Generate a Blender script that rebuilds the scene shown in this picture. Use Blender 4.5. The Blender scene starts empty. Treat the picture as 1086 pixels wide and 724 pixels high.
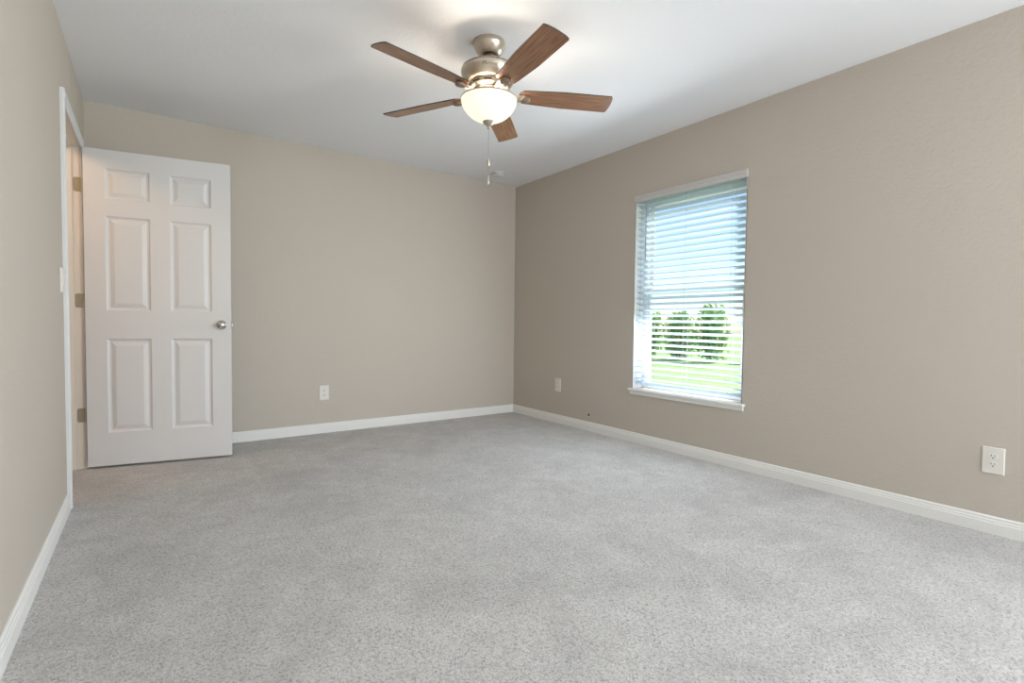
import bpy, bmesh, math, random
from mathutils import Vector, Matrix, Euler
random.seed(7)
R = math.radians
sc = bpy.context.scene
C = sc.collection

# ------------------------------------------------------------------ camera, world, lights
cam_d = bpy.data.cameras.new('camera'); cam = bpy.data.objects.new('camera', cam_d); C.objects.link(cam)
sc.camera = cam
F_PX, YAW, PITCH, ROLL, CAM_H = 540.905, 0.6180, 0.0355, 0.0116, 0.9691
cam_d.sensor_fit = 'HORIZONTAL'; cam_d.sensor_width = 36.0; cam_d.lens = F_PX / 1086 * 36.0
cam_d.clip_start = 0.02; cam_d.clip_end = 400
fwd = Vector((math.sin(YAW)*math.cos(PITCH), math.cos(YAW)*math.cos(PITCH), -math.sin(PITCH)))
rgt = Vector((math.cos(YAW), -math.sin(YAW), 0)); up = rgt.cross(fwd)
r2 = rgt*math.cos(ROLL) + up*math.sin(ROLL); u2 = up*math.cos(ROLL) - rgt*math.sin(ROLL)
cam.matrix_world = Matrix(((r2.x, u2.x, -fwd.x, 0), (r2.y, u2.y, -fwd.y, 0), (r2.z, u2.z, -fwd.z, CAM_H), (0, 0, 0, 1)))

sc.view_settings.view_transform = 'Standard'; sc.view_settings.look = 'None'
sc.view_settings.gamma = 1.0; sc.view_settings.use_curve_mapping = False
sc.view_settings.exposure = 0.10

SKY = 0.21
SUN = 8.0
FAN_W, BOWL_E = 10.0, 0.92
REAR_W, SIDE_W, WIN_W, HALL_W = 48.0, 138.0, 22.0, 14.0

world = bpy.data.worlds.new('World'); sc.world = world; world.use_nodes = True
wn = world.node_tree.nodes; wl = world.node_tree.links; wn.clear()
wo = wn.new('ShaderNodeOutputWorld'); wb = wn.new('ShaderNodeBackground'); ws = wn.new('ShaderNodeTexSky')
ws.sky_type = 'NISHITA'; ws.sun_disc = False; ws.sun_elevation = R(52); ws.sun_rotation = R(-90)
ws.air_density = 1.0; ws.dust_density = 0.6
wb.inputs['Strength'].default_value = SKY
wl.new(ws.outputs[0], wb.inputs[0]); wl.new(wb.outputs[0], wo.inputs[0])

def light(name, kind, loc, power, color, rot=(0, 0, 0), **kw):
    d = bpy.data.lights.new(name, kind); d.energy = power; d.color = color
    for k, v in kw.items(): setattr(d, k, v)
    o = bpy.data.objects.new(name, d); C.objects.link(o); o.location = loc; o.rotation_euler = rot
    return o
# high sun over the garden: it strikes the slats, the sill and the lawn
sun = light('sun', 'SUN', (8, -6, 20), SUN, (1, .95, .87), angle=R(.6))
sun.rotation_euler = Vector((-.75, .13, -.76)).to_track_quat('-Z', 'Y').to_euler()
# added fill lamp behind the camera, set in a made-up rear window
light('rear_fill', 'AREA', (1.35, -2.62, 1.35), REAR_W, (.90, .95, 1.0), (R(103), 0, 0), shape='RECTANGLE', size=2.3, size_y=1.7)
# added fill lamp inside the room before the blind, boosting the window's daylight
light('window_fill', 'AREA', (3.20, 2.37, 1.22), WIN_W, (.86, .93, 1.0), (R(72), 0, R(90)), shape='RECTANGLE', size=.9, size_y=1.4)
# added fill lamp in front of the right wall, behind the camera
light('side_fill', 'AREA', (3.20, -1.6, 1.35), SIDE_W, (.87, .94, 1.0), (R(100), 0, R(60)), shape='RECTANGLE', size=1.0, size_y=1.5)
# ceiling lamp of the hallway behind the open door
light('hall_lamp_light', 'POINT', (-.92, 3.42, 2.235), HALL_W, (1, .66, .40), shadow_soft_size=.07)

# ------------------------------------------------------------------ room dimensions
XR, XL, YB, YF, H = 3.25, -0.349, 4.535, -2.6, 2.44
DO0, DO1, DOZ = 3.44, 4.25, 2.05                  # doorway in the left wall
WY0, WY1, WZ0, WZ1 = 1.893, 2.845, 0.447, 2.0     # window opening in the right wall
WT = 0.20

# ------------------------------------------------------------------ materials
def mat(name, color, rough=.5, metal=0., bump=None, vary=None, spec=.5, **kw):
    m = bpy.data.materials.new(name); m.use_nodes = True
    nt = m.node_tree; n = nt.nodes; l = nt.links; b = n['Principled BSDF']
    b.inputs['Base Color'].default_value = (*color, 1); b.inputs['Roughness'].default_value = rough
    b.inputs['Metallic'].default_value = metal; b.inputs['Specular IOR Level'].default_value = spec
    for k, v in kw.items(): b.inputs[k].default_value = v
    tc = n.new('ShaderNodeTexCoord')
    if vary:
        sc_, amt = vary
        t = n.new('ShaderNodeTexNoise'); t.inputs['Scale'].default_value = sc_; t.inputs['Detail'].default_value = 3
        l.new(tc.outputs['Object'], t.inputs['Vector'])
        mp = n.new('ShaderNodeMapRange'); mp.inputs[3].default_value = 1-amt; mp.inputs[4].default_value = 1+amt
        l.new(t.outputs[0], mp.inputs[0])
        mx = n.new('ShaderNodeVectorMath'); mx.operation = 'SCALE'; mx.inputs[0].default_value = color
        l.new(mp.outputs[0], mx.inputs['Scale']); l.new(mx.outputs[0], b.inputs['Base Color'])
    if bump:
        sc_, st, di = bump
        t = n.new('ShaderNodeTexNoise'); t.inputs['Scale'].default_value = sc_; t.inputs['Detail'].default_value = 3
        l.new(tc.outputs['Object'], t.inputs['Vector'])
        bp = n.new('ShaderNodeBump'); bp.inputs['Strength'].default_value = st; bp.inputs['Distance'].default_value = di
        l.new(t.outputs[0], bp.inputs['Height']); l.new(bp.outputs[0], b.inputs['Normal'])
    return m

M = {}
M['wall'] = mat('beige_wall_paint', (.575, .515, .445), .75, bump=(55, .32, .006), vary=(1.3, .015), spec=.25)
M['ceiling'] = mat('ceiling_paint', (.87, .875, .885), .9, bump=(40, .2, .005), spec=.1)
M['trim'] = mat('white_trim_paint', (.86, .845, .81), .38, vary=(3, .01))
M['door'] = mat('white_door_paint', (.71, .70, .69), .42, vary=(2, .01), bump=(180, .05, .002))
M['jamb'] = mat('warm_lit_jamb_paint', (.76, .69, .60), .4, vary=(3, .01))  # warm light of the hall lamp put into the jamb's colour
M['casing'] = mat('casing_paint', (.74, .74, .73), .4, vary=(3, .01))
M['plate'] = mat('white_plastic', (.80, .76, .70), .35, vary=(8, .01))
M['slot'] = mat('dark_slot', (.02, .018, .016), .6, vary=(30, .1))
def slat_mat():
    m = bpy.data.materials.new('blind_white'); m.use_nodes = True
    nt = m.node_tree; n = nt.nodes; l = nt.links; n.clear()
    o = n.new('ShaderNodeOutputMaterial'); mx = n.new('ShaderNodeMixShader'); d = n.new('ShaderNodeBsdfDiffuse'); t = n.new('ShaderNodeBsdfTranslucent')
    d.inputs[0].default_value = (.88, .90, .92, 1); t.inputs[0].default_value = (.76, .88, 1.0, 1); mx.inputs[0].default_value = .5
    l.new(d.outputs[0], mx.inputs[1]); l.new(t.outputs[0], mx.inputs[2]); l.new(mx.outputs[0], o.inputs[0])
    return m
M['blind'] = slat_mat()
M['valance'] = mat('valance_backlit_grey', (.62, .60, .58), .45, vary=(5, .01))  # white valance greyed, its backlit dimness put into the colour
M['cord'] = mat('cord', (.62, .62, .62), .7, vary=(60, .05))
M['wand'] = mat('clear_wand', (.33, .36, .38), .25, vary=(30, .05))
M['vinyl'] = mat('window_vinyl', (.85, .85, .85), .4, vary=(5, .01))
M['nickel'] = mat('brushed_nickel', (.56, .50, .42), .34, metal=.9, vary=(25, .05))
M['satin'] = mat('satin_nickel', (.55, .53, .50), .25, metal=1., vary=(25, .04))
M['brass'] = mat('aged_hinge', (.36, .30, .20), .45, metal=.6, vary=(40, .12))
M['bronze'] = mat('medallion_bronze', (.26, .185, .135), .5, metal=.4, vary=(40, .08))
M['dark'] = mat('dark_metal', (.09, .06, .045), .45, metal=.5, vary=(30, .1))
M['edge'] = mat('blade_edge', (.045, .03, .022), .5, vary=(40, .1))
M['logo'] = mat('logo_print', (.05, .04, .03), .6, vary=(40, .1))
M['smoke'] = mat('detector_plastic', (.74, .74, .74), .5, vary=(10, .01))

def wood():
    m = bpy.data.materials.new('walnut_blade'); m.use_nodes = True
    nt = m.node_tree; n = nt.nodes; l = nt.links; b = n['Principled BSDF']
    tc = n.new('ShaderNodeTexCoord'); mp = n.new('ShaderNodeMapping'); mp.inputs['Scale'].default_value = (3, 60, 20)
    t = n.new('ShaderNodeTexNoise'); t.inputs['Scale'].default_value = 2.2; t.inputs['Detail'].default_value = 6; t.inputs['Distortion'].default_value = .6
    cr = n.new('ShaderNodeValToRGB'); e = cr.color_ramp.elements
    e[0].position = .3; e[0].color = (.21, .10, .055, 1); e[1].position = .72; e[1].color = (.37, .20, .115, 1)
    l.new(tc.outputs['Object'], mp.inputs['Vector']); l.new(mp.outputs[0], t.inputs['Vector']); l.new(t.outputs[0], cr.inputs[0])
    l.new(cr.outputs[0], b.inputs['Base Color']); b.inputs['Roughness'].default_value = .27
    return m
M['wood'] = wood()

def carpet():
    m = bpy.data.materials.new('grey_carpet'); m.use_nodes = True
    nt = m.node_tree; n = nt.nodes; l = nt.links; b = n['Principled BSDF']
    b.inputs['Roughness'].default_value = 1; b.inputs['Specular IOR Level'].default_value = .05
    b.inputs['Sheen Weight'].default_value = .25; b.inputs['Sheen Roughness'].default_value = .5
    tc = n.new('ShaderNodeTexCoord')
    def noise(s, d, dist=0, rough=.5):
        t = n.new('ShaderNodeTexNoise'); t.inputs['Scale'].default_value = s; t.inputs['Detail'].default_value = d
        t.inputs['Distortion'].default_value = dist; t.inputs['Roughness'].default_value = rough
        l.new(tc.outputs['Object'], t.inputs['Vector']); return t
    def rng(src, a0, a1, b0, b1):
        mp = n.new('ShaderNodeMapRange'); mp.inputs[1].default_value = a0; mp.inputs[2].default_value = a1
        mp.inputs[3].default_value = b0; mp.inputs[4].default_value = b1; l.new(src, mp.inputs[0]); return mp
    def mul(a, bb):
        x = n.new('ShaderNodeMath'); x.operation = 'MULTIPLY'; l.new(a.outputs[0], x.inputs[0]); l.new(bb.outputs[0], x.inputs[1]); return x
    big = noise(2.3, 4, .8, .62); mid = noise(9, 3, .4); fine = noise(105, 3, 1.0, .65)
    patch = rng(big.outputs[0], .30, .58, .87, 1.03)
    mott = rng(mid.outputs[0], .3, .7, .93, 1.05)
    # dark gaps between tufts, commoner in the trodden patches
    gap = rng(fine.outputs[0], .34, .54, .58, 1.06)
    k = mul(mul(patch, mott), gap)
    v = n.new('ShaderNodeVectorMath'); v.operation = 'SCALE'; v.inputs[0].default_value = (.60, .578, .55)
    l.new(k.outputs[0], v.inputs['Scale']); l.new(v.outputs[0], b.inputs['Base Color'])
    h = n.new('ShaderNodeMath'); h.operation = 'MULTIPLY_ADD'; h.inputs[1].default_value = 1.0
    l.new(fine.outputs[0], h.inputs[0]); l.new(mid.outputs[0], h.inputs[2])
    bp = n.new('ShaderNodeBump'); bp.inputs['Strength'].default_value = .75; bp.inputs['Distance'].default_value = .012
    l.new(h.outputs[0], bp.inputs['Height']); l.new(bp.outputs[0], b.inputs['Normal'])
    return m
M['carpet'] = carpet()

def bowl_mat():
    m = bpy.data.materials.new('lit_frosted_glass'); m.use_nodes = True
    b = m.node_tree.nodes['Principled BSDF']
    b.inputs['Base Color'].default_value = (.5, .45, .38, 1); b.inputs['Roughness'].default_value = .35
    b.inputs['Emission Color'].default_value = (1, .88, .68, 1); b.inputs['Emission Strength'].default_value = BOWL_E
    return m
M['bowl'] = bowl_mat()

def glass():
    m = bpy.data.materials.new('window_glass'); m.use_nodes = True
    nt = m.node_tree; n = nt.nodes; l = nt.links; n.clear()
    o = n.new('ShaderNodeOutputMaterial'); mx = n.new('ShaderNodeMixShader'); t = n.new('ShaderNodeBsdfTransparent'); g = n.new('ShaderNodeBsdfGlossy')
    t.inputs[0].default_value = (.94, .97, .96, 1); g.inputs['Roughness'].default_value = .02
    f = n.new('ShaderNodeMapRange'); lw = n.new('ShaderNodeLayerWeight'); pw = n.new('ShaderNodeMath'); pw.operation = 'POWER'; pw.inputs[1].default_value = 5
    l.new(lw.outputs['Facing'], pw.inputs[0]); l.new(pw.outputs[0], f.inputs[0]); f.inputs[3].default_value = .03; f.inputs[4].default_value = .8
    l.new(f.outputs[0], mx.inputs[0]); l.new(t.outputs[0], mx.inputs[1]); l.new(g.outputs[0], mx.inputs[2]); l.new(mx.outputs[0], o.inputs[0])
    return m
M['glass'] = glass()

def two_tone(name, c0, c1, scale, rough=.8):
    m = bpy.data.materials.new(name); m.use_nodes = True
    nt = m.node_tree; n = nt.nodes; l = nt.links; b = n['Principled BSDF']; b.inputs['Roughness'].default_value = rough
    tc = n.new('ShaderNodeTexCoord'); t = n.new('ShaderNodeTexNoise'); t.inputs['Scale'].default_value = scale; t.inputs['Detail'].default_value = 5
    cr = n.new('ShaderNodeValToRGB'); e = cr.color_ramp.elements
    e[0].position = .35; e[0].color = (*c0, 1); e[1].position = .65; e[1].color = (*c1, 1)
    l.new(tc.outputs['Object'], t.inputs['Vector']); l.new(t.outputs[0], cr.inputs[0]); l.new(cr.outputs[0], b.inputs['Base Color'])
    return m
M['lawn'] = two_tone('lawn_grass', (.26, .36, .13), (.36, .46, .18), 1.2)
M['leaf'] = two_tone('shrub_leaf', (.17, .32, .08), (.40, .56, .20), 6, .5)
_n = M['leaf'].node_tree.nodes; _l = M['leaf'].node_tree.links
_t = _n.new('ShaderNodeBsdfTranslucent'); _m = _n.new('ShaderNodeMixShader'); _m.inputs[0].default_value = .45
_o = next(q for q in _n if q.type == 'OUTPUT_MATERIAL'); _r = next(q for q in _n if q.type == 'VALTORGB')
_l.new(_r.outputs[0], _t.inputs[0]); _l.new(_n['Principled BSDF'].outputs[0], _m.inputs[1]); _l.new(_t.outputs[0], _m.inputs[2]); _l.new(_m.outputs[0], _o.inputs[0])
M['bark'] = two_tone('bark', (.10, .07, .05), (.18, .13, .09), 9)

# ------------------------------------------------------------------ mesh helpers
def obj(name, bm, m, parent=None, loc=None, rot=None, smooth=False):
    bmesh.ops.recalc_face_normals(bm, faces=bm.faces)
    me = bpy.data.meshes.new(name); bm.to_mesh(me); bm.free()
    for mm in (m if isinstance(m, (list, tuple)) else [m]): me.materials.append(mm)
    if smooth:
        for p in me.polygons: p.use_smooth = True
        me.set_sharp_from_angle(angle=R(38))
    o = bpy.data.objects.new(name, me); C.objects.link(o)
    if parent: o.parent = parent
    if loc is not None: o.location = loc
    if rot is not None: o.rotation_euler = rot
    return o
def thing(name, label, cat, loc=(0, 0, 0), rotz=0, group=None):
    o = bpy.data.objects.new(name, None); C.objects.link(o); o.empty_display_size = .1
    o.location = loc; o.rotation_euler = (0, 0, rotz); o['label'] = label; o['category'] = cat
    if group: o['group'] = group
    return o
def struct(o, label=None, cat=None):
    o['kind'] = 'structure'
    if label: o['label'] = label
    if cat: o['category'] = cat
    return o
def add_box(bm, x0, x1, y0, y1, z0, z1, bev=0, seg=2):
    t = bmesh.new(); bmesh.ops.create_cube(t, size=1)
    for v in t.verts: v.co = Vector(((x0+x1)/2 + v.co.x*(x1-x0), (y0+y1)/2 + v.co.y*(y1-y0), (z0+z1)/2 + v.co.z*(z1-z0)))
    if bev: bmesh.ops.bevel(t, geom=t.edges[:], offset=bev, segments=seg, profile=.5, affect='EDGES')
    join(bm, t)
def join(bm, t, mtx=None, mi=None):
    if mtx: bmesh.ops.transform(t, matrix=mtx, verts=t.verts)
    vm = {v: bm.verts.new(v.co) for v in t.verts}
    for f in t.faces:
        try:
            nf = bm.faces.new([vm[v] for v in f.verts]); nf.material_index = f.material_index if mi is None else mi
        except ValueError: pass
    t.free()
def box(*a, **k):
    bm = bmesh.new(); add_box(bm, *a, **k); return bm
def lathe(prof, n=48, mtx=None, cap=True):
    bm = bmesh.new(); rings = []
    for r, z in prof:
        if r < 1e-6: rings.append([bm.verts.new((0, 0, z))])
        else: rings.append([bm.verts.new((r*math.cos(2*math.pi*i/n), r*math.sin(2*math.pi*i/n), z)) for i in range(n)])
    for a, b in zip(rings, rings[1:]):
        for i in range(n):
            j = (i+1) % n
            if len(a) == 1 and len(b) == 1: continue
            if len(a) == 1: bm.faces.new((a[0], b[i], b[j]))
            elif len(b) == 1: bm.faces.new((a[i], a[j], b[0]))
            else: bm.faces.new((a[i], a[j], b[j], b[i]))
    if cap:
        for rg in (rings[0], rings[-1]):
            if len(rg) > 1: bm.faces.new(rg)
    if mtx: bmesh.ops.transform(bm, matrix=mtx, verts=bm.verts)
    return bm
def tube(pts, r, n=10):
    bm = bmesh.new(); rings = []; pts = [Vector(p) for p in pts]
    rr = r if isinstance(r, (list, tuple)) else [r]*len(pts)
    for i, p in enumerate(pts):
        d = (pts[min(i+1, len(pts)-1)] - pts[max(i-1, 0)]).normalized()
        a = d.orthogonal().normalized() if i == 0 else (a - d*a.dot(d)).normalized()
        b = d.cross(a)
        rings.append([bm.verts.new(p + (a*math.cos(2*math.pi*k/n) + b*math.sin(2*math.pi*k/n))*rr[i]) for k in range(n)])
    for A, B in zip(rings, rings[1:]):
        for i in range(n): bm.faces.new((A[i], A[(i+1) % n], B[(i+1) % n], B[i]))
    bm.faces.new(rings[0]); bm.faces.new(rings[-1][::-1])
    return bm
def prism(prof, a, b, axis_d, axis_z, start):
    """profile of (depth, height) pairs swept from start along vector (b-a)"""
    bm = bmesh.new(); A = []; B = []
    for d, z in prof:
        p = Vector(start) + Vector(axis_d)*d + Vector(axis_z)*z
        A.append(bm.verts.new(p + Vector(a))); B.append(bm.verts.new(p + Vector(b)))
    n = len(prof)
    for i in range(n): bm.faces.new((A[i], A[(i+1) % n], B[(i+1) % n], B[i]))
    bm.faces.new(A[::-1]); bm.faces.new(B)
    return bm
def dup(root, loc, rotz, label, group=None):
    def cp(o, par):
        c = o.copy(); C.objects.link(c)
        if par: c.parent = par
        for ch in o.children: cp(ch, c)
        return c
    r = cp(root, None); r.location = loc; r.rotation_euler = (0, 0, rotz); r['label'] = label
    if group: r['group'] = group
    return r

# ------------------------------------------------------------------ room shell
HX = -1.75      # far side of the hallway
struct(obj('floor', box(HX-.2, XR+WT, YF-.2, YB+.2, -.12, 0), M['carpet']), 'grey cut pile carpet covering the whole bedroom floor', 'carpet')
struct(obj('ceiling', box(HX-.2, XR+WT, YF-.2, YB+.2, H, H+.2), M['ceiling']), 'plain white painted ceiling above the bedroom', 'ceiling')
struct(obj('wall_back', box(HX-.2, XR+WT, YB, YB+.15, 0, H), M['wall']), 'beige back wall behind the open white door', 'wall')
bm = bmesh.new()
for y0, y1, z0, z1 in ((YF, WY0, 0, H), (WY1, YB, 0, H), (WY0, WY1, 0, WZ0), (WY0, WY1, WZ1, H)): add_box(bm, XR, XR+WT, y0, y1, z0, z1)
struct(obj('wall_right', bm, M['wall']), 'beige right wall around the single window', 'wall')
bm = bmesh.new()
for y0, y1, z0, z1 in ((YF, DO0-.018, 0, H), (DO1+.018, YB, 0, H), (DO0-.018, DO1+.018, DOZ+.018, H)): add_box(bm, XL-.12, XL, y0, y1, z0, z1)
add_box(bm, XL-.01, XL+.0012, 3.78, YB, DOZ+.075, H)      # slightly proud drywall strip over the doorway
struct(obj('wall_left', bm, M['wall']), 'pale left wall with the doorway, seen edge on', 'wall')
bm = bmesh.new()
for x0, x1, z0, z1 in ((HX-.2, .2, 0, H), (2.5, XR+WT, 0, H), (.2, 2.5, 0, .5), (.2, 2.5, 2.2, H)): add_box(bm, x0, x1, YF-.15, YF, z0, z1)
struct(obj('wall_front', bm, M['wall']))
struct(obj('wall_hall', box(HX-.15, HX, YF, YB, 0, H), M['wall']))

# baseboards
PROF = [(0, 0), (.014, 0), (.014, .052), (.0115, .055), (.0115, .064), (.0085, .067), (.0085, .077), (.004, .083), (0, .083)]
struct(obj('baseboard_back', prism(PROF, (XL, 0, 0), (XR, 0, 0), (0, -1, 0), (0, 0, 1), (0, YB, 0)), M['trim']))
struct(obj('baseboard_right', prism(PROF, (0, YF, 0), (0, YB, 0), (-1, 0, 0), (0, 0, 1), (XR, 0, 0)), M['trim']))
bm = prism(PROF, (0, YF, 0), (0, DO0-.062, 0), (1, 0, 0), (0, 0, 1), (XL, 0, 0))
join(bm, prism(PROF, (0, DO1+.062, 0), (0, YB-.014, 0), (1, 0, 0), (0, 0, 1), (XL, 0, 0)))
struct(obj('baseboard_left', bm, M['trim']))

# door casing, jamb and stop
CW = .060
CP = [(0, 0), (CW, 0), (CW, .012), (CW-.008, .019), (CW-.022, .019), (CW-.030, .015), (.012, .012), (.004, .012), (0, .009)]
bm = bmesh.new()
def casing(bm, y_in, sgn, z1):
    # profile (across, out) : inner edge y_in, widening in direction sgn
    join(bm, prism([(a, o) for a, o in CP], (0, 0, 0), (0, 0, z1), (0, sgn, 0), (1, 0, 0), (XL, y_in, 0)))
casing(bm, DO0, -1, DOZ+CW)
casing(bm, DO1, 1, DOZ+CW)
join(bm, prism([(a, o) for a, o in CP], (0, DO0, 0), (0, DO1, 0), (0, 0, 1), (1, 0, 0), (XL, 0, DOZ)))
struct(obj('trim_1', bm, M['casing']), 'white painted casing around the doorway in the left wall', 'door casing')
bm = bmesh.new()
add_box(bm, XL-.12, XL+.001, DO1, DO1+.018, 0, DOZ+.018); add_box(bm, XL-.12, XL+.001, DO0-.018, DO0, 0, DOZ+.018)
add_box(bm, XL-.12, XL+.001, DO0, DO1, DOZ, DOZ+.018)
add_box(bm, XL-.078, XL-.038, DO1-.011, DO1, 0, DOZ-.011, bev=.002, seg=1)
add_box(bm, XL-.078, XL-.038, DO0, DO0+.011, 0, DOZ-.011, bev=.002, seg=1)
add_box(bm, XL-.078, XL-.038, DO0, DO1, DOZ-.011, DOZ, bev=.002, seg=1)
struct(obj('trim_2', bm, M['jamb']), 'door jamb and stop lining the doorway, warm hall light painted in', 'door jamb')

# ------------------------------------------------------------------ the door
DX, DY, DA = -.3326, 4.2088, .1711
DW, DT, DZ0, DZ1 = .813, .035, .015, 2.045
door = thing('door_1', 'white six panel door standing open against the back wall', 'door', (DX, DY, 0), -DA); struct(door)
cols = [(.110, .348), (.459, .697)]
rows = [(.230, .840), (1.022, 1.626), (1.733, 1.928)]
def slab():
    bm = bmesh.new()
    xs = sorted({0, DW, *[v for c in cols for v in c]}); zs = sorted({DZ0, DZ1, *[v for r in rows for v in r]})
    for y in (0, DT):
        g = {(x, z): bm.verts.new((x, y, z)) for x in xs for z in zs}
        for i in range(len(xs)-1):
            for j in range(len(zs)-1):
                if (xs[i], xs[i+1]) in cols and (zs[j], zs[j+1]) in rows: continue
                bm.faces.new((g[xs[i], zs[j]], g[xs[i+1], zs[j]], g[xs[i+1], zs[j+1]], g[xs[i], zs[j+1]]))
    add_box(bm, 0, DW, .001, DT-.001, DZ0, DZ0+.0005)
    for a, b, c, d in ((0, .0006, DZ0, DZ1), (DW-.0006, DW, DZ0, DZ1)): add_box(bm, a, b, 0, DT, c, d)
    add_box(bm, 0, DW, 0, DT, DZ1-.0006, DZ1); add_box(bm, 0, DW, 0, DT, DZ0, DZ0+.0006)
    return bm
obj('slab', slab(), M['door'], door)
def panel(c, r):
    bm = bmesh.new(); prev = None
    steps = [(0, 0), (.004, .0035), (.010, .0095), (.020, .0105), (.030, .0065), (.044, .0020), (.048, .0015)]
    for side in (0, 1):
        prev = None
        for ins, dep in steps:
            y = dep if side == 0 else DT-dep
            ring = [bm.verts.new(p) for p in ((c[0]+ins, y, r[0]+ins), (c[1]-ins, y, r[0]+ins), (c[1]-ins, y, r[1]-ins), (c[0]+ins, y, r[1]-ins))]
            if prev:
                for i in range(4): bm.faces.new((prev[i], prev[(i+1) % 4], ring[(i+1) % 4], ring[i]))
            prev = ring
        bm.faces.new(prev)
    return bm
for c in cols:
    for r in rows: obj('panel', panel(c, r), M['door'], door)
RX = Matrix.Rotation(R(90), 4, 'X')      # lathe axis z -> -y
KN = [(.0, .064), (.012, .0635), (.020, .060), (.0255, .053), (.027, .046), (.0255, .039), (.019, .032), (.0125, .027), (.0115, .012), (.0115, 0)]
RO = [(0, .010), (.012, .010), (.022, .0085), (.030, .005), (.032, .002), (.032, 0)]
for side in (0, 1):
    mt = RX if side == 0 else Matrix.Translation((0, DT, 0)) @ Matrix.Rotation(R(-90), 4, 'X')
    k = obj('door_knob', lathe(KN, 32, Matrix.Translation((.754, 0, .935)) @ mt), M['satin'], door, smooth=True)
    k['label'] = 'round satin nickel knob'
    obj('rosette', lathe(RO, 32, Matrix.Translation((.754, 0, .935)) @ mt), M['satin'], k, smooth=True)
lp = obj('latch_plate', box(DW-.0005, DW+.0015, DT/2-.0125, DT/2+.0125, .907, .963, bev=.0007, seg=1), M['satin'], door)
obj('latch_bolt', box(DW+.001, DW+.011, DT/2-.006, DT/2+.006, .926, .944, bev=.003), M['satin'], lp)
# hinges: a leaf on the jamb face, knuckle barrel and a leaf on the door edge
inv = Matrix.Rotation(DA, 4, 'Z') @ Matrix.Translation((-DX, -DY, 0))
for zc in (1.815, 1.082, .348):
    bm = bmesh.new()
    # jamb leaf with rounded free corners, in world space then into the door's frame
    t = bmesh.new(); pts = []
    x0, x1, z0, z1, rr = XL-.034, XL+.004, zc-.045, zc+.045, .012
    for cx, cz, a0 in ((x0+rr, z0+rr, 180), (x0+rr, z1-rr, 90)):
        arc = [(cx+rr*math.cos(R(a0 + s*90/5*(1 if a0 == 180 else 1))), cz+rr*math.sin(R(a0 + s*90/5))) for s in range(6)]
        pts.append(arc)
    out = pts[0][::-1] + pts[1][::-1][0:0]
    lower = sorted(pts[0], key=lambda q: -q[1]); upper = sorted(pts[1], key=lambda q: q[1])
    loop = [(x1, z0)] + lower[::-1] + upper + [(x1, z1)]
    A = [t.verts.new((x, DO1-.0022, z)) for x, z in loop]; B = [t.verts.new((x, DO1+.001, z)) for x, z in loop]
    t.faces.new(A); t.faces.new(B[::-1])
    for i in range(len(loop)): t.faces.new((A[i], A[(i+1) % len(loop)], B[(i+1) % len(loop)], B[i]))
    join(bm, t, inv)
    join(bm, lathe([(0, zc-.047), (.0055, zc-.045), (.0055, zc+.045), (0, zc+.047)], 12, Matrix.Translation((-.008, DT+.004, 0))))
    add_box(bm, -.0022, .0008, .002, DT, zc-.045, zc+.045)
    hg = obj('hinge', bm, M['brass'], door); hg['label'] = 'aged brass toned hinge'

# ------------------------------------------------------------------ window
win = thing('window_1', 'white framed window behind the white blind on the right wall', 'window', (XR, (WY0+WY1)/2, WZ0)); struct(win)
wy0, wy1 = WY0-win.location.y, WY1-win.location.y; HZ = WZ1-WZ0
bm = bmesh.new()
add_box(bm, 0, WT-.01, wy1-.004, wy1+.004, 0, HZ); add_box(bm, 0, WT-.01, wy0-.004, wy0+.004, 0, HZ); add_box(bm, 0, WT-.01, wy0, wy1, HZ-.004, HZ+.004)
obj('return', bm, M['vinyl'], win)
fx0, fx1 = .105, .165
bm = bmesh.new()
for a in ((wy0+.004, wy0+.045, 0, HZ-.004), (wy1-.045, wy1-.004, 0, HZ-.004), (wy0+.045, wy1-.045, HZ-.05, HZ-.004), (wy0+.045, wy1-.045, 0, .02)): add_box(bm, fx0, fx1, *a, bev=.003, seg=1)
obj('frame', bm, M['vinyl'], win)
MZ = HZ*.51
def sash(z0, z1, x0, x1, mid_top, mid_bot):
    bm = bmesh.new(); s = .032
    for a in ((wy0+.045, wy0+.045+s, z0, z1), (wy1-.045-s, wy1-.045, z0, z1), (wy0+.045+s, wy1-.045-s, z1-mid_top, z1), (wy0+.045+s, wy1-.045-s, z0, z0+mid_bot)): add_box(bm, x0, x1, *a, bev=.003, seg=1)
    o = obj('sash', bm, M['vinyl'], win)
    obj('pane', box((x0+x1)/2-.002, (x0+x1)/2+.002, wy0+.045+s-.004, wy1-.045-s+.004, z0+mid_bot-.004, z1-mid_top+.004), M['glass'], o)
sash(MZ-.02, HZ-.05, .140, .162, .02, .035)
sash(.02, MZ+.02, .110, .138, .03, .028)
# stool and apron
bm = bmesh.new()
add_box(bm, XR-.001, XR+.105, WY0, WY1, WZ0-.020, WZ0-.001)
add_box(bm, XR-.032, XR+.001, WY0-.030, WY1+.028, WZ0-.020, WZ0-.001, bev=.005)
t = prism([(0, 0), (.014, .0), (.018, .006), (.018, .022), (.022, .030), (0, .030)], (0, WY0-.018, 0), (0, WY1+.016, 0), (-1, 0, 0), (0, 0, 1), (XR, 0, WZ0-.050))
join(bm, t)
struct(obj('trim_3', bm, M['trim']), 'white window sill and apron under the window', 'window sill')

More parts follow.
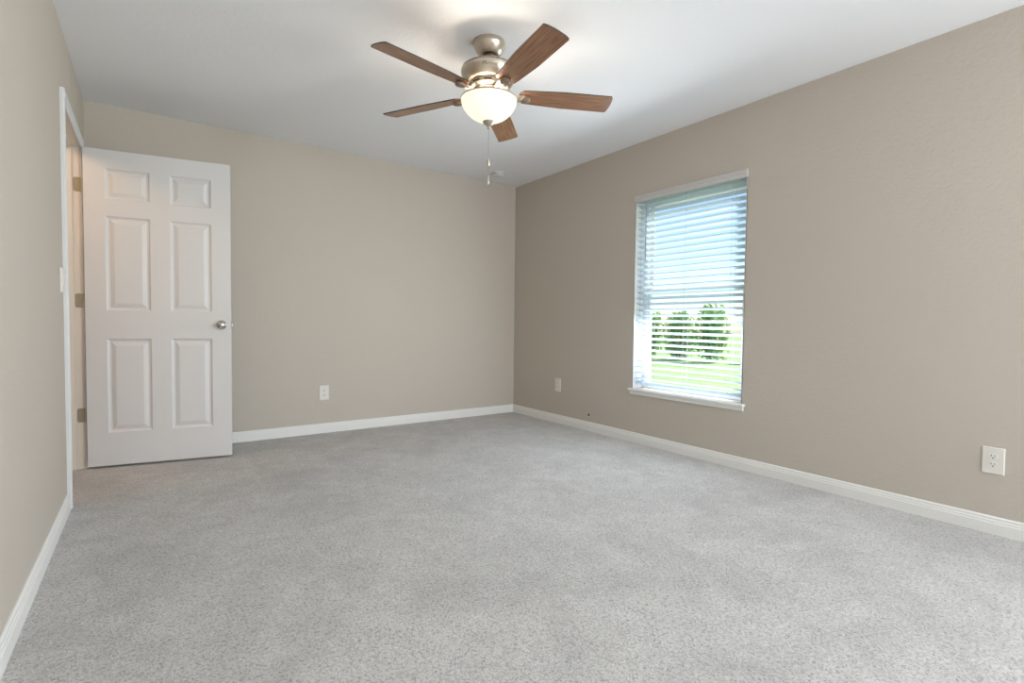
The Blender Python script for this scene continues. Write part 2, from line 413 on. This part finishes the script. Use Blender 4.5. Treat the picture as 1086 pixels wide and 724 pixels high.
# frame added around the rear fill lamp, unseen behind the camera
bm = bmesh.new()
for a in ((.2, .26, .5, 2.2), (2.44, 2.5, .5, 2.2), (.26, 2.44, .5, .56), (.26, 2.44, 2.14, 2.2)): add_box(bm, a[0], a[1], YF-.12, YF-.06, a[2], a[3])
struct(obj('rear_fill_frame', bm, M['vinyl']))
bm = bmesh.new()
for a in ((-2.12, -2.07, .5, 2.1), (-1.13, -1.08, .5, 2.1), (-2.07, -1.13, .5, .55), (-2.07, -1.13, 2.05, 2.1)): add_box(bm, XR-.02, XR+.01, a[0], a[1], a[2], a[3])
struct(obj('side_fill_frame', bm, M['vinyl']))  # unseen frame added on the solid wall behind the side fill lamp

# ------------------------------------------------------------------ blind
bl = thing('window_blind', 'white two inch slat blind hanging in the window, slats open', 'window blind', (XR, (WY0+WY1)/2, WZ0))
b0, b1 = wy0+.008, wy1-.008
va = prism([(0, 0), (.006, 0), (.009, .004), (.009, .030), (.013, .034), (.013, .040), (.017, .046), (.017, .052), (0, .052)], (0, wy0-.004, 0), (0, wy1+.006, 0), (-1, 0, 0), (0, 0, 1), (.0, 0, HZ-.040))
obj('valance', va, M['valance'], bl)
obj('headrail', box(.012, .062, b0, b1, HZ-.040, HZ-.006, bev=.002, seg=1), M['blind'], bl)
def slat_bm():
    bm = bmesh.new(); n = 6; A = []
    w, cam_, th = .050, .0028, .0026
    top = [(-w/2 + w*i/n, cam_*(1-(2*i/n-1)**2)) for i in range(n+1)]
    loop = top + [(x, z-th) for x, z in top[::-1]]
    a = [bm.verts.new((x, b0, z)) for x, z in loop]; b = [bm.verts.new((x, b1, z)) for x, z in loop]
    for i in range(len(loop)): bm.faces.new((a[i], a[(i+1) % len(loop)], b[(i+1) % len(loop)], b[i]))
    bm.faces.new(a[::-1]); bm.faces.new(b)
    return bm
ZT, ZBOT, NS = HZ-.070, .085, 31
first = None
for i in range(NS):
    z = ZT + (ZBOT-ZT)*i/(NS-1)
    if first is None: first = s = obj('slat', slat_bm(), M['blind'], bl)
    else: s = first.copy(); C.objects.link(s); s.parent = bl
    s.location = (.040, 0, z); s.rotation_euler = (0, R(19), 0)
obj('bottom_rail', box(.016, .064, b0, b1, .040, .058, bev=.003), M['blind'], bl)
for yy in (2.795, 2.375, 2.005):
    y = yy - bl.location.y
    for xx in (.013, .067):
        obj('ladder_cord', tube([(xx, y, HZ-.04), (xx, y, .05)], .0011, 6), M['cord'], bl)
    obj('cord_button', lathe([(0, -.006), (.007, -.004), (.007, 0), (0, 0)], 12, Matrix.Translation((.04, y, .040))), M['blind'], bl)
y = 2.742 - bl.location.y
wd = obj('tilt_wand', tube([(.004, y, HZ-.045), (.004, y, HZ-.06), (.004, y, HZ-.52)], [.002, .0042, .0042], 8), M['wand'], bl)
wd['label'] = 'clear grey tilt wand'

# ------------------------------------------------------------------ ceiling fan
FX, FY = 1.471, 2.304
fan = thing('ceiling_fan', 'five blade walnut ceiling fan with brushed nickel body and lit bowl', 'ceiling fan', (FX, FY, H))
def zl(prof): return [(r, z-H) for r, z in prof]
obj('canopy', lathe(zl([(0, 2.4395), (.083, 2.4395), (.085, 2.436), (.085, 2.420), (.082, 2.417), (.081, 2.413), (.074, 2.398), (.062, 2.382), (.050, 2.372), (.044, 2.371), (.040, 2.375), (.0, 2.378)])), M['nickel'], fan, smooth=True)
obj('ball_joint', lathe(zl([(0, 2.385), (.030, 2.378), (.036, 2.366), (.032, 2.352), (.018, 2.345), (.018, 2.325), (0, 2.325)])), M['dark'], fan, smooth=True)
mo = obj('motor_housing', lathe(zl([(0, 2.334), (.03, 2.334), (.085, 2.327), (.125, 2.310), (.143, 2.299), (.146, 2.295), (.1435, 2.2925), (.1435, 2.2905), (.148, 2.2885), (.149, 2.281), (.146, 2.268), (.138, 2.250), (.126, 2.232), (.118, 2.224), (.108, 2.222), (0, 2.222)]), 64), M['nickel'], fan, smooth=True)
obj('seam_band', lathe(zl([(.1440, 2.2935), (.1445, 2.2930), (.1445, 2.2900), (.1440, 2.2895)]), 64, cap=False), M['dark'], mo, smooth=True)
hb = obj('hub', lathe(zl([(0, 2.224), (.100, 2.224), (.104, 2.218), (.104, 2.198), (.098, 2.192), (.088, 2.188), (.084, 2.172), (.070, 2.166), (0, 2.166)]), 64), M['nickel'], fan, smooth=True)
for i in range(10):
    a = 2*math.pi*(i+.5)/10
    t = bmesh.new(); add_box(t, .1025, .1048, -.020, .020, 2.2045-H, 2.2115-H)
    obj('vent_slot', t, M['dark'], hb, rot=(0, 0, a))
obj('hub_band', lathe(zl([(.0885, 2.1880), (.0892, 2.1865), (.0872, 2.1790), (.0862, 2.1785)]), 64, cap=False), M['bronze'], hb, smooth=True)
# logo on the motor housing, printed script bent round the body
cu = bpy.data.curves.new('logo_curve', 'FONT'); cu.body = 'Hunter'; cu.size = .024; cu.shear = .35; cu.align_x = 'CENTER'; cu.resolution_u = 2
to = bpy.data.objects.new('logo_curve', cu); C.objects.link(to)
dg = bpy.context.evaluated_depsgraph_get(); me = bpy.data.meshes.new_from_object(to.evaluated_get(dg))
bpy.data.objects.remove(to)
ac = math.atan2(-FY, -FX) + R(1)
for v in me.vertices:
    z = 2.258 + v.co.y; r = .1448 + (z-2.266)*.45 + .0006; a = ac + v.co.x*1.15/r
    v.co = (r*math.cos(a), r*math.sin(a), z-H)
me.name = 'logo'; me.materials.append(M['logo'])
lg = bpy.data.objects.new('logo', me); C.objects.link(lg); lg.parent = mo; lg['label'] = 'dark script maker mark'

PH, BZ, PITCHB = -1.7062, 2.1730, R(-12.82)
def blade_bm():
    th = .0055
    half = lambda r: .047 + (.0655-.047)*min(1, max(0, (r-.165)/.24))**.75
    up_, lo_ = [], []
    # root corner rounding
    n = 22
    rs = [.160 + (.655-.160)*(i/n) for i in range(n+1)]
    for r in rs:
        h = half(max(r, .165))
        if r < .185: h *= .55 + .45*math.sin(math.acos(max(0, 1-(r-.160)/.025))) if r > .160 else .55
        up_.append((r, h)); lo_.append((r, -h))
    tip = [(.655+.013*math.cos(R(t)*1.0), .0655*math.sin(R(t))) for t in range(70, -71, -10)]
    loop = lo_ + [(x, y) for x, y in tip[::-1]] + up_[::-1]
    bm = bmesh.new()
    a = [bm.verts.new((x, y, -th/2)) for x, y in loop]; b = [bm.verts.new((x, y, th/2)) for x, y in loop]
    fa = bm.faces.new(a[::-1]); fb = bm.faces.new(b); fa.material_index = 0; fb.material_index = 0
    for i in range(len(loop)):
        f = bm.faces.new((a[i], a[(i+1) % len(loop)], b[(i+1) % len(loop)], b[i])); f.material_index = 1
    bmesh.ops.triangulate(bm, faces=[fa, fb])
    return bm
def arm_bm():
    # cast iron arm: from the hub, flaring under the blade root and ending round
    bm = bmesh.new()
    st = [(.078, .022, -.002, .010), (.100, .020, -.006, .010), (.125, .021, -.011, .009), (.145, .026, -.013, .008), (.165, .028, -.0125, .0075), (.185, .026, -.0115, .007), (.200, .020, -.0105, .006), (.210, .010, -.010, .005)]
    prev = None
    for x, w, zc, t in st:
        ring = []
        for k in range(12):
            a = 2*math.pi*k/12; ca, sa = math.cos(a), math.sin(a)
            ring.append(bm.verts.new((x, w*math.copysign(abs(ca)**.7, ca), zc + t*.75*math.copysign(abs(sa)**.8, sa))))
        if prev:
            for k in range(12): bm.faces.new((prev[k], prev[(k+1) % 12], ring[(k+1) % 12], ring[k]))
        else: bm.faces.new(ring[::-1])
        prev = ring
    bm.faces.new(prev)
    return bm
bl0 = ar0 = me0 = None
for i in range(5):
    rot = Euler((PITCHB, 0, PH + R(72*i))); loc = (0, 0, BZ-H)
    if bl0 is None:
        b = bl0 = obj('blade', blade_bm(), [M['wood'], M['edge']], fan); a = ar0 = obj('blade_arm', arm_bm(), M['nickel'], fan, smooth=True)
        m_ = me0 = obj('medallion', lathe([(0, -.0255), (.014, -.0250), (.022, -.0230), (.0262, -.019), (.0268, -.008), (0, -.008)], 28, Matrix.Translation((.194, 0, 0))), M['bronze'], a, smooth=True)
        m_['label'] = 'round bronze toned cap'
    else:
        b = bl0.copy(); C.objects.link(b); b.parent = fan; a = ar0.copy(); C.objects.link(a); a.parent = fan
        m_ = me0.copy(); C.objects.link(m_); m_.parent = a
    for o in (b, a): o.location = loc; o.rotation_euler = rot
# light kit: centre column, three straps and rim ring, frosted bowl, finial
fit = lathe(zl([(0, 2.170), (.060, 2.170), (.066, 2.163), (.060, 2.156), (.030, 2.150), (.022, 2.140), (.012, 2.135), (.010, 2.040), (0, 2.040)]), 40)
join(fit, lathe(zl([(.141, 2.146), (.1455, 2.149), (.149, 2.146), (.1485, 2.139), (.1425, 2.139), (.141, 2.146)]), 64, cap=False))
for i in range(3):
    a = R(120*i + 18); pts = []
    for s in range(9):
        t = s/8; r = .058 + (.145-.058)*t; z = 2.164 + .012*math.sin(math.pi*t) - .018*t
        pts.append((r*math.cos(a), r*math.sin(a), z-H))
    join(fit, tube(pts, .004, 8))
obj('light_fitter', fit, M['nickel'], fan, smooth=True)
prof = []
for i in range(17):
    t = i/16*math.pi/2
    prof.append((.147*math.cos(t)**1.0 if t < math.pi/2-1e-6 else .004, 2.143 - .116*math.sin(t)**1.12))
inner = [(max(.004, r-.004), z+.003 if i else z) for i, (r, z) in enumerate(prof)][::-1]
bw = obj('light_bowl', lathe(zl(prof + inner), 64, cap=False), M['bowl'], fan, smooth=True)
bw['label'] = 'frosted white glass bowl, lit'
obj('finial', lathe(zl([(0, 2.040), (.014, 2.037), (.031, 2.034), (.033, 2.029), (.029, 2.021), (.016, 2.010), (.008, 2.006), (.0075, 2.001), (.009, 1.997), (.006, 1.992), (0, 1.990)]), 32), M['nickel'], fan, smooth=True)
# pull chain of small beads with its two fobs
bm = bmesh.new()
join(bm, tube([(0, 0, 1.992-H), (0, 0, 1.755-H)], .0009, 6))
z = 1.988
while z > 1.842:
    t = bmesh.new(); bmesh.ops.create_icosphere(t, subdivisions=1, radius=.0016); join(bm, t, Matrix.Translation((0, 0, z-H))); z -= .006
pc = obj('pull_chain', bm, M['satin'], fan)
obj('fob', lathe(zl([(0, 1.836), (.004, 1.834), (.0085, 1.829), (.0085, 1.804), (.006, 1.799), (0, 1.797)]), 16), M['nickel'], pc, smooth=True)
obj('fob', lathe(zl([(0, 1.752), (.004, 1.750), (.0075, 1.742), (.005, 1.730), (.0065, 1.722), (.0075, 1.712), (.005, 1.704), (0, 1.702)]), 16), M['nickel'], pc, smooth=True)
for i in range(2):
    a = R(35 + 180*i)
    light('fan_bulb', 'POINT', (FX+.062*math.cos(a), FY+.062*math.sin(a), 2.112), FAN_W/2, (1, .91, .79), shadow_soft_size=.028)

# ------------------------------------------------------------------ outlets, switch, detector, cable hole
OUTLETS = 'white duplex outlets low on the walls'
def outlet(name, label, loc, rotz, w, h):
    """faces local -y; origin at the plate's back centre"""
    t = thing(name, label, 'outlet', loc, rotz, OUTLETS)
    bm = bmesh.new(); bmesh.ops.create_cube(bm, size=1)
    for v in bm.verts: v.co = Vector((v.co.x*w, -.0035+v.co.y*.007, v.co.z*h))
    bmesh.ops.bevel(bm, geom=[e for e in bm.edges if all(v.co.y < -.006 for v in e.verts)], offset=.004, segments=3, profile=.5, affect='EDGES')
    obj('cover_plate', bm, M['plate'], t)
    for s in (-1, 1):
        zc = s*.0195
        n = 28; loop = []
        for k in range(n):
            a = 2*math.pi*k/n; x = .0172*math.cos(a); z = .0172*math.sin(a); loop.append((x, max(-.0142, min(.0142, z))))
        bm = bmesh.new()
        A = [bm.verts.new((x, -.006, zc+z)) for x, z in loop]; B = [bm.verts.new((x*.96, -.0092, zc+z*.96)) for x, z in loop]
        bm.faces.new(B)
        for k in range(n): bm.faces.new((A[k], A[(k+1) % n], B[(k+1) % n], B[k]))
        rc = obj('receptacle', bm, M['plate'], t)
        obj('slot', box(-.0078, -.0054, -.0096, -.0085, zc+.0005, zc+.0095), M['slot'], rc)
        obj('slot', box(.0056, .0076, -.0096, -.0085, zc+.0012, zc+.0088), M['slot'], rc)
        obj('ground_hole', lathe([(0, .0097), (.0030, .0096), (.0030, .008), (0, .008)], 14, Matrix.Translation((0, 0, zc-.0062)) @ RX), M['slot'], rc)
    obj('screw', lathe([(0, .0085), (.0026, .0080), (.0030, .0065), (0, .0065)], 12, RX), M['plate'], t)
    return t
o1 = outlet('power_outlet', 'white duplex outlet at the right end of the right wall, nearest and largest', (XR, .627, .347), R(-90), .080, .126)
dup(o1, (XR, 3.785, .373), R(-90), 'white outlet on the right wall between the room corner and the window')
dup(o1, (1.228, YB, .350), 0, 'white outlet on the back wall, right of the open door')

sw = thing('light_switch', 'white wall switch on the left wall beside the door casing', 'light switch', (XL, 3.315, 1.155), R(90))
bm = bmesh.new(); bmesh.ops.create_cube(bm, size=1)
for v in bm.verts: v.co = Vector((v.co.x*.074, -.0035+v.co.y*.007, v.co.z*.118))
bmesh.ops.bevel(bm, geom=[e for e in bm.edges if all(v.co.y < -.006 for v in e.verts)], offset=.003, segments=2, profile=.5, affect='EDGES')
obj('cover_plate', bm, M['plate'], sw)
obj('rocker', box(-.0165, .0165, -.0105, -.006, -.033, .033, bev=.002), M['plate'], sw)

sd = thing('smoke_detector', 'small round white smoke detector on the ceiling near the far corner', 'smoke detector', (2.80, 4.20, H))
obj('base', lathe([(0, 0), (.066, 0), (.067, -.006), (.062, -.009), (0, -.009)], 40), M['smoke'], sd, smooth=True)
obj('cover', lathe([(.060, -.008), (.061, -.014), (.056, -.026), (.044, -.032), (0, -.034)], 40), M['smoke'], sd, smooth=True)
bm = bmesh.new()
for k in range(12):
    t = bmesh.new(); add_box(t, .055, .0605, -.009, .009, -.0215, -.0165); join(bm, t, Matrix.Rotation(2*math.pi*k/12, 4, 'Z'))
obj('vents', bm, M['slot'], sd)

ch = thing('cable_stub', 'tiny dark cable end poking from the right wall above the baseboard', 'cable', (XR, 3.352, .146), R(-90))
obj('bushing', lathe([(0, .002), (.009, .002), (.011, 0), (0, 0)], 20, RX), M['slot'], ch)
obj('plug', lathe([(0, .014), (.005, .013), (.006, .001), (0, .001)], 14, RX), M['dark'], ch)

# ------------------------------------------------------------------ garden outside the window
def lawn():
    bm = bmesh.new(); n = 24; g = {}
    for i in range(n+1):
        for j in range(n+1):
            x = XR+WT+.02 + 70*(i/n)**1.5; y = -40 + 110*j/n
            g[i, j] = bm.verts.new((x, y, -.20 + .04*math.sin(x*.5+y*.3) - .02))
    for i in range(n):
        for j in range(n): bm.faces.new((g[i, j], g[i+1, j], g[i+1, j+1], g[i, j+1]))
    return bm
struct(obj('ground', lawn(), M['lawn'], smooth=True), 'sunlit green lawn outside the window', 'lawn')
def shrub(label, x, y, w, h, seed):
    rnd = random.Random(seed)
    t = thing('shrub', label, 'shrub', (x, y, -.22), rnd.random()*6, 'shrubs beyond the lawn')
    st = bmesh.new()
    for k in range(5):
        a = rnd.random()*6.28; join(st, tube([(0.05*math.cos(a), .05*math.sin(a), 0), (.18*w*math.cos(a), .18*w*math.sin(a), .35*h), (.30*w*math.cos(a), .30*w*math.sin(a), .7*h)], [.035, .025, .012], 6))
    obj('stem', st, M['bark'], t)
    bm = bmesh.new()
    for k in range(1250):
        u = rnd.random()*2-1; a = rnd.random()*6.283; q = rnd.random()**.4
        lob = .80*(1 + .22*math.sin(3*a+seed) + .15*math.sin(5*a+2*u*3))
        p = Vector((w/2*q*lob*(1-u*u)**.22*math.cos(a), w/2*q*lob*(1-u*u)**.22*math.sin(a), h*.50 + h*.50*u*(.62+.45*rnd.random())))
        if p.z < .05: p.z = .05 + rnd.random()*.2
        L, W = .06+.04*rnd.random(), .028+.016*rnd.random()
        mt = Matrix.Translation(p) @ Euler((rnd.random()*6, rnd.random()*6, rnd.random()*6)).to_matrix().to_4x4()
        vs = [bm.verts.new(mt @ Vector(c)) for c in ((-L, 0, 0), (0, -W, .012), (L, 0, 0), (0, W, .012))]
        bm.faces.new((vs[0], vs[1], vs[2])); bm.faces.new((vs[0], vs[2], vs[3]))
    obj('foliage', bm, M['leaf'], t)
for k, (lab, x, y, w, h) in enumerate((
        ('dense green shrub seen through the left side of the blind', 15.0, 12.45, 1.25, 1.75),
        ('green shrub seen through the left centre of the blind', 15.2, 11.20, 1.2, 1.65),
        ('tall green shrub seen through the middle of the blind', 15.2, 9.95, 1.25, 1.9),
        ('small green shrub seen through the right edge of the blind', 16.0, 8.75, .9, 1.1))):
    shrub(lab, x, y, w, h, k+3)
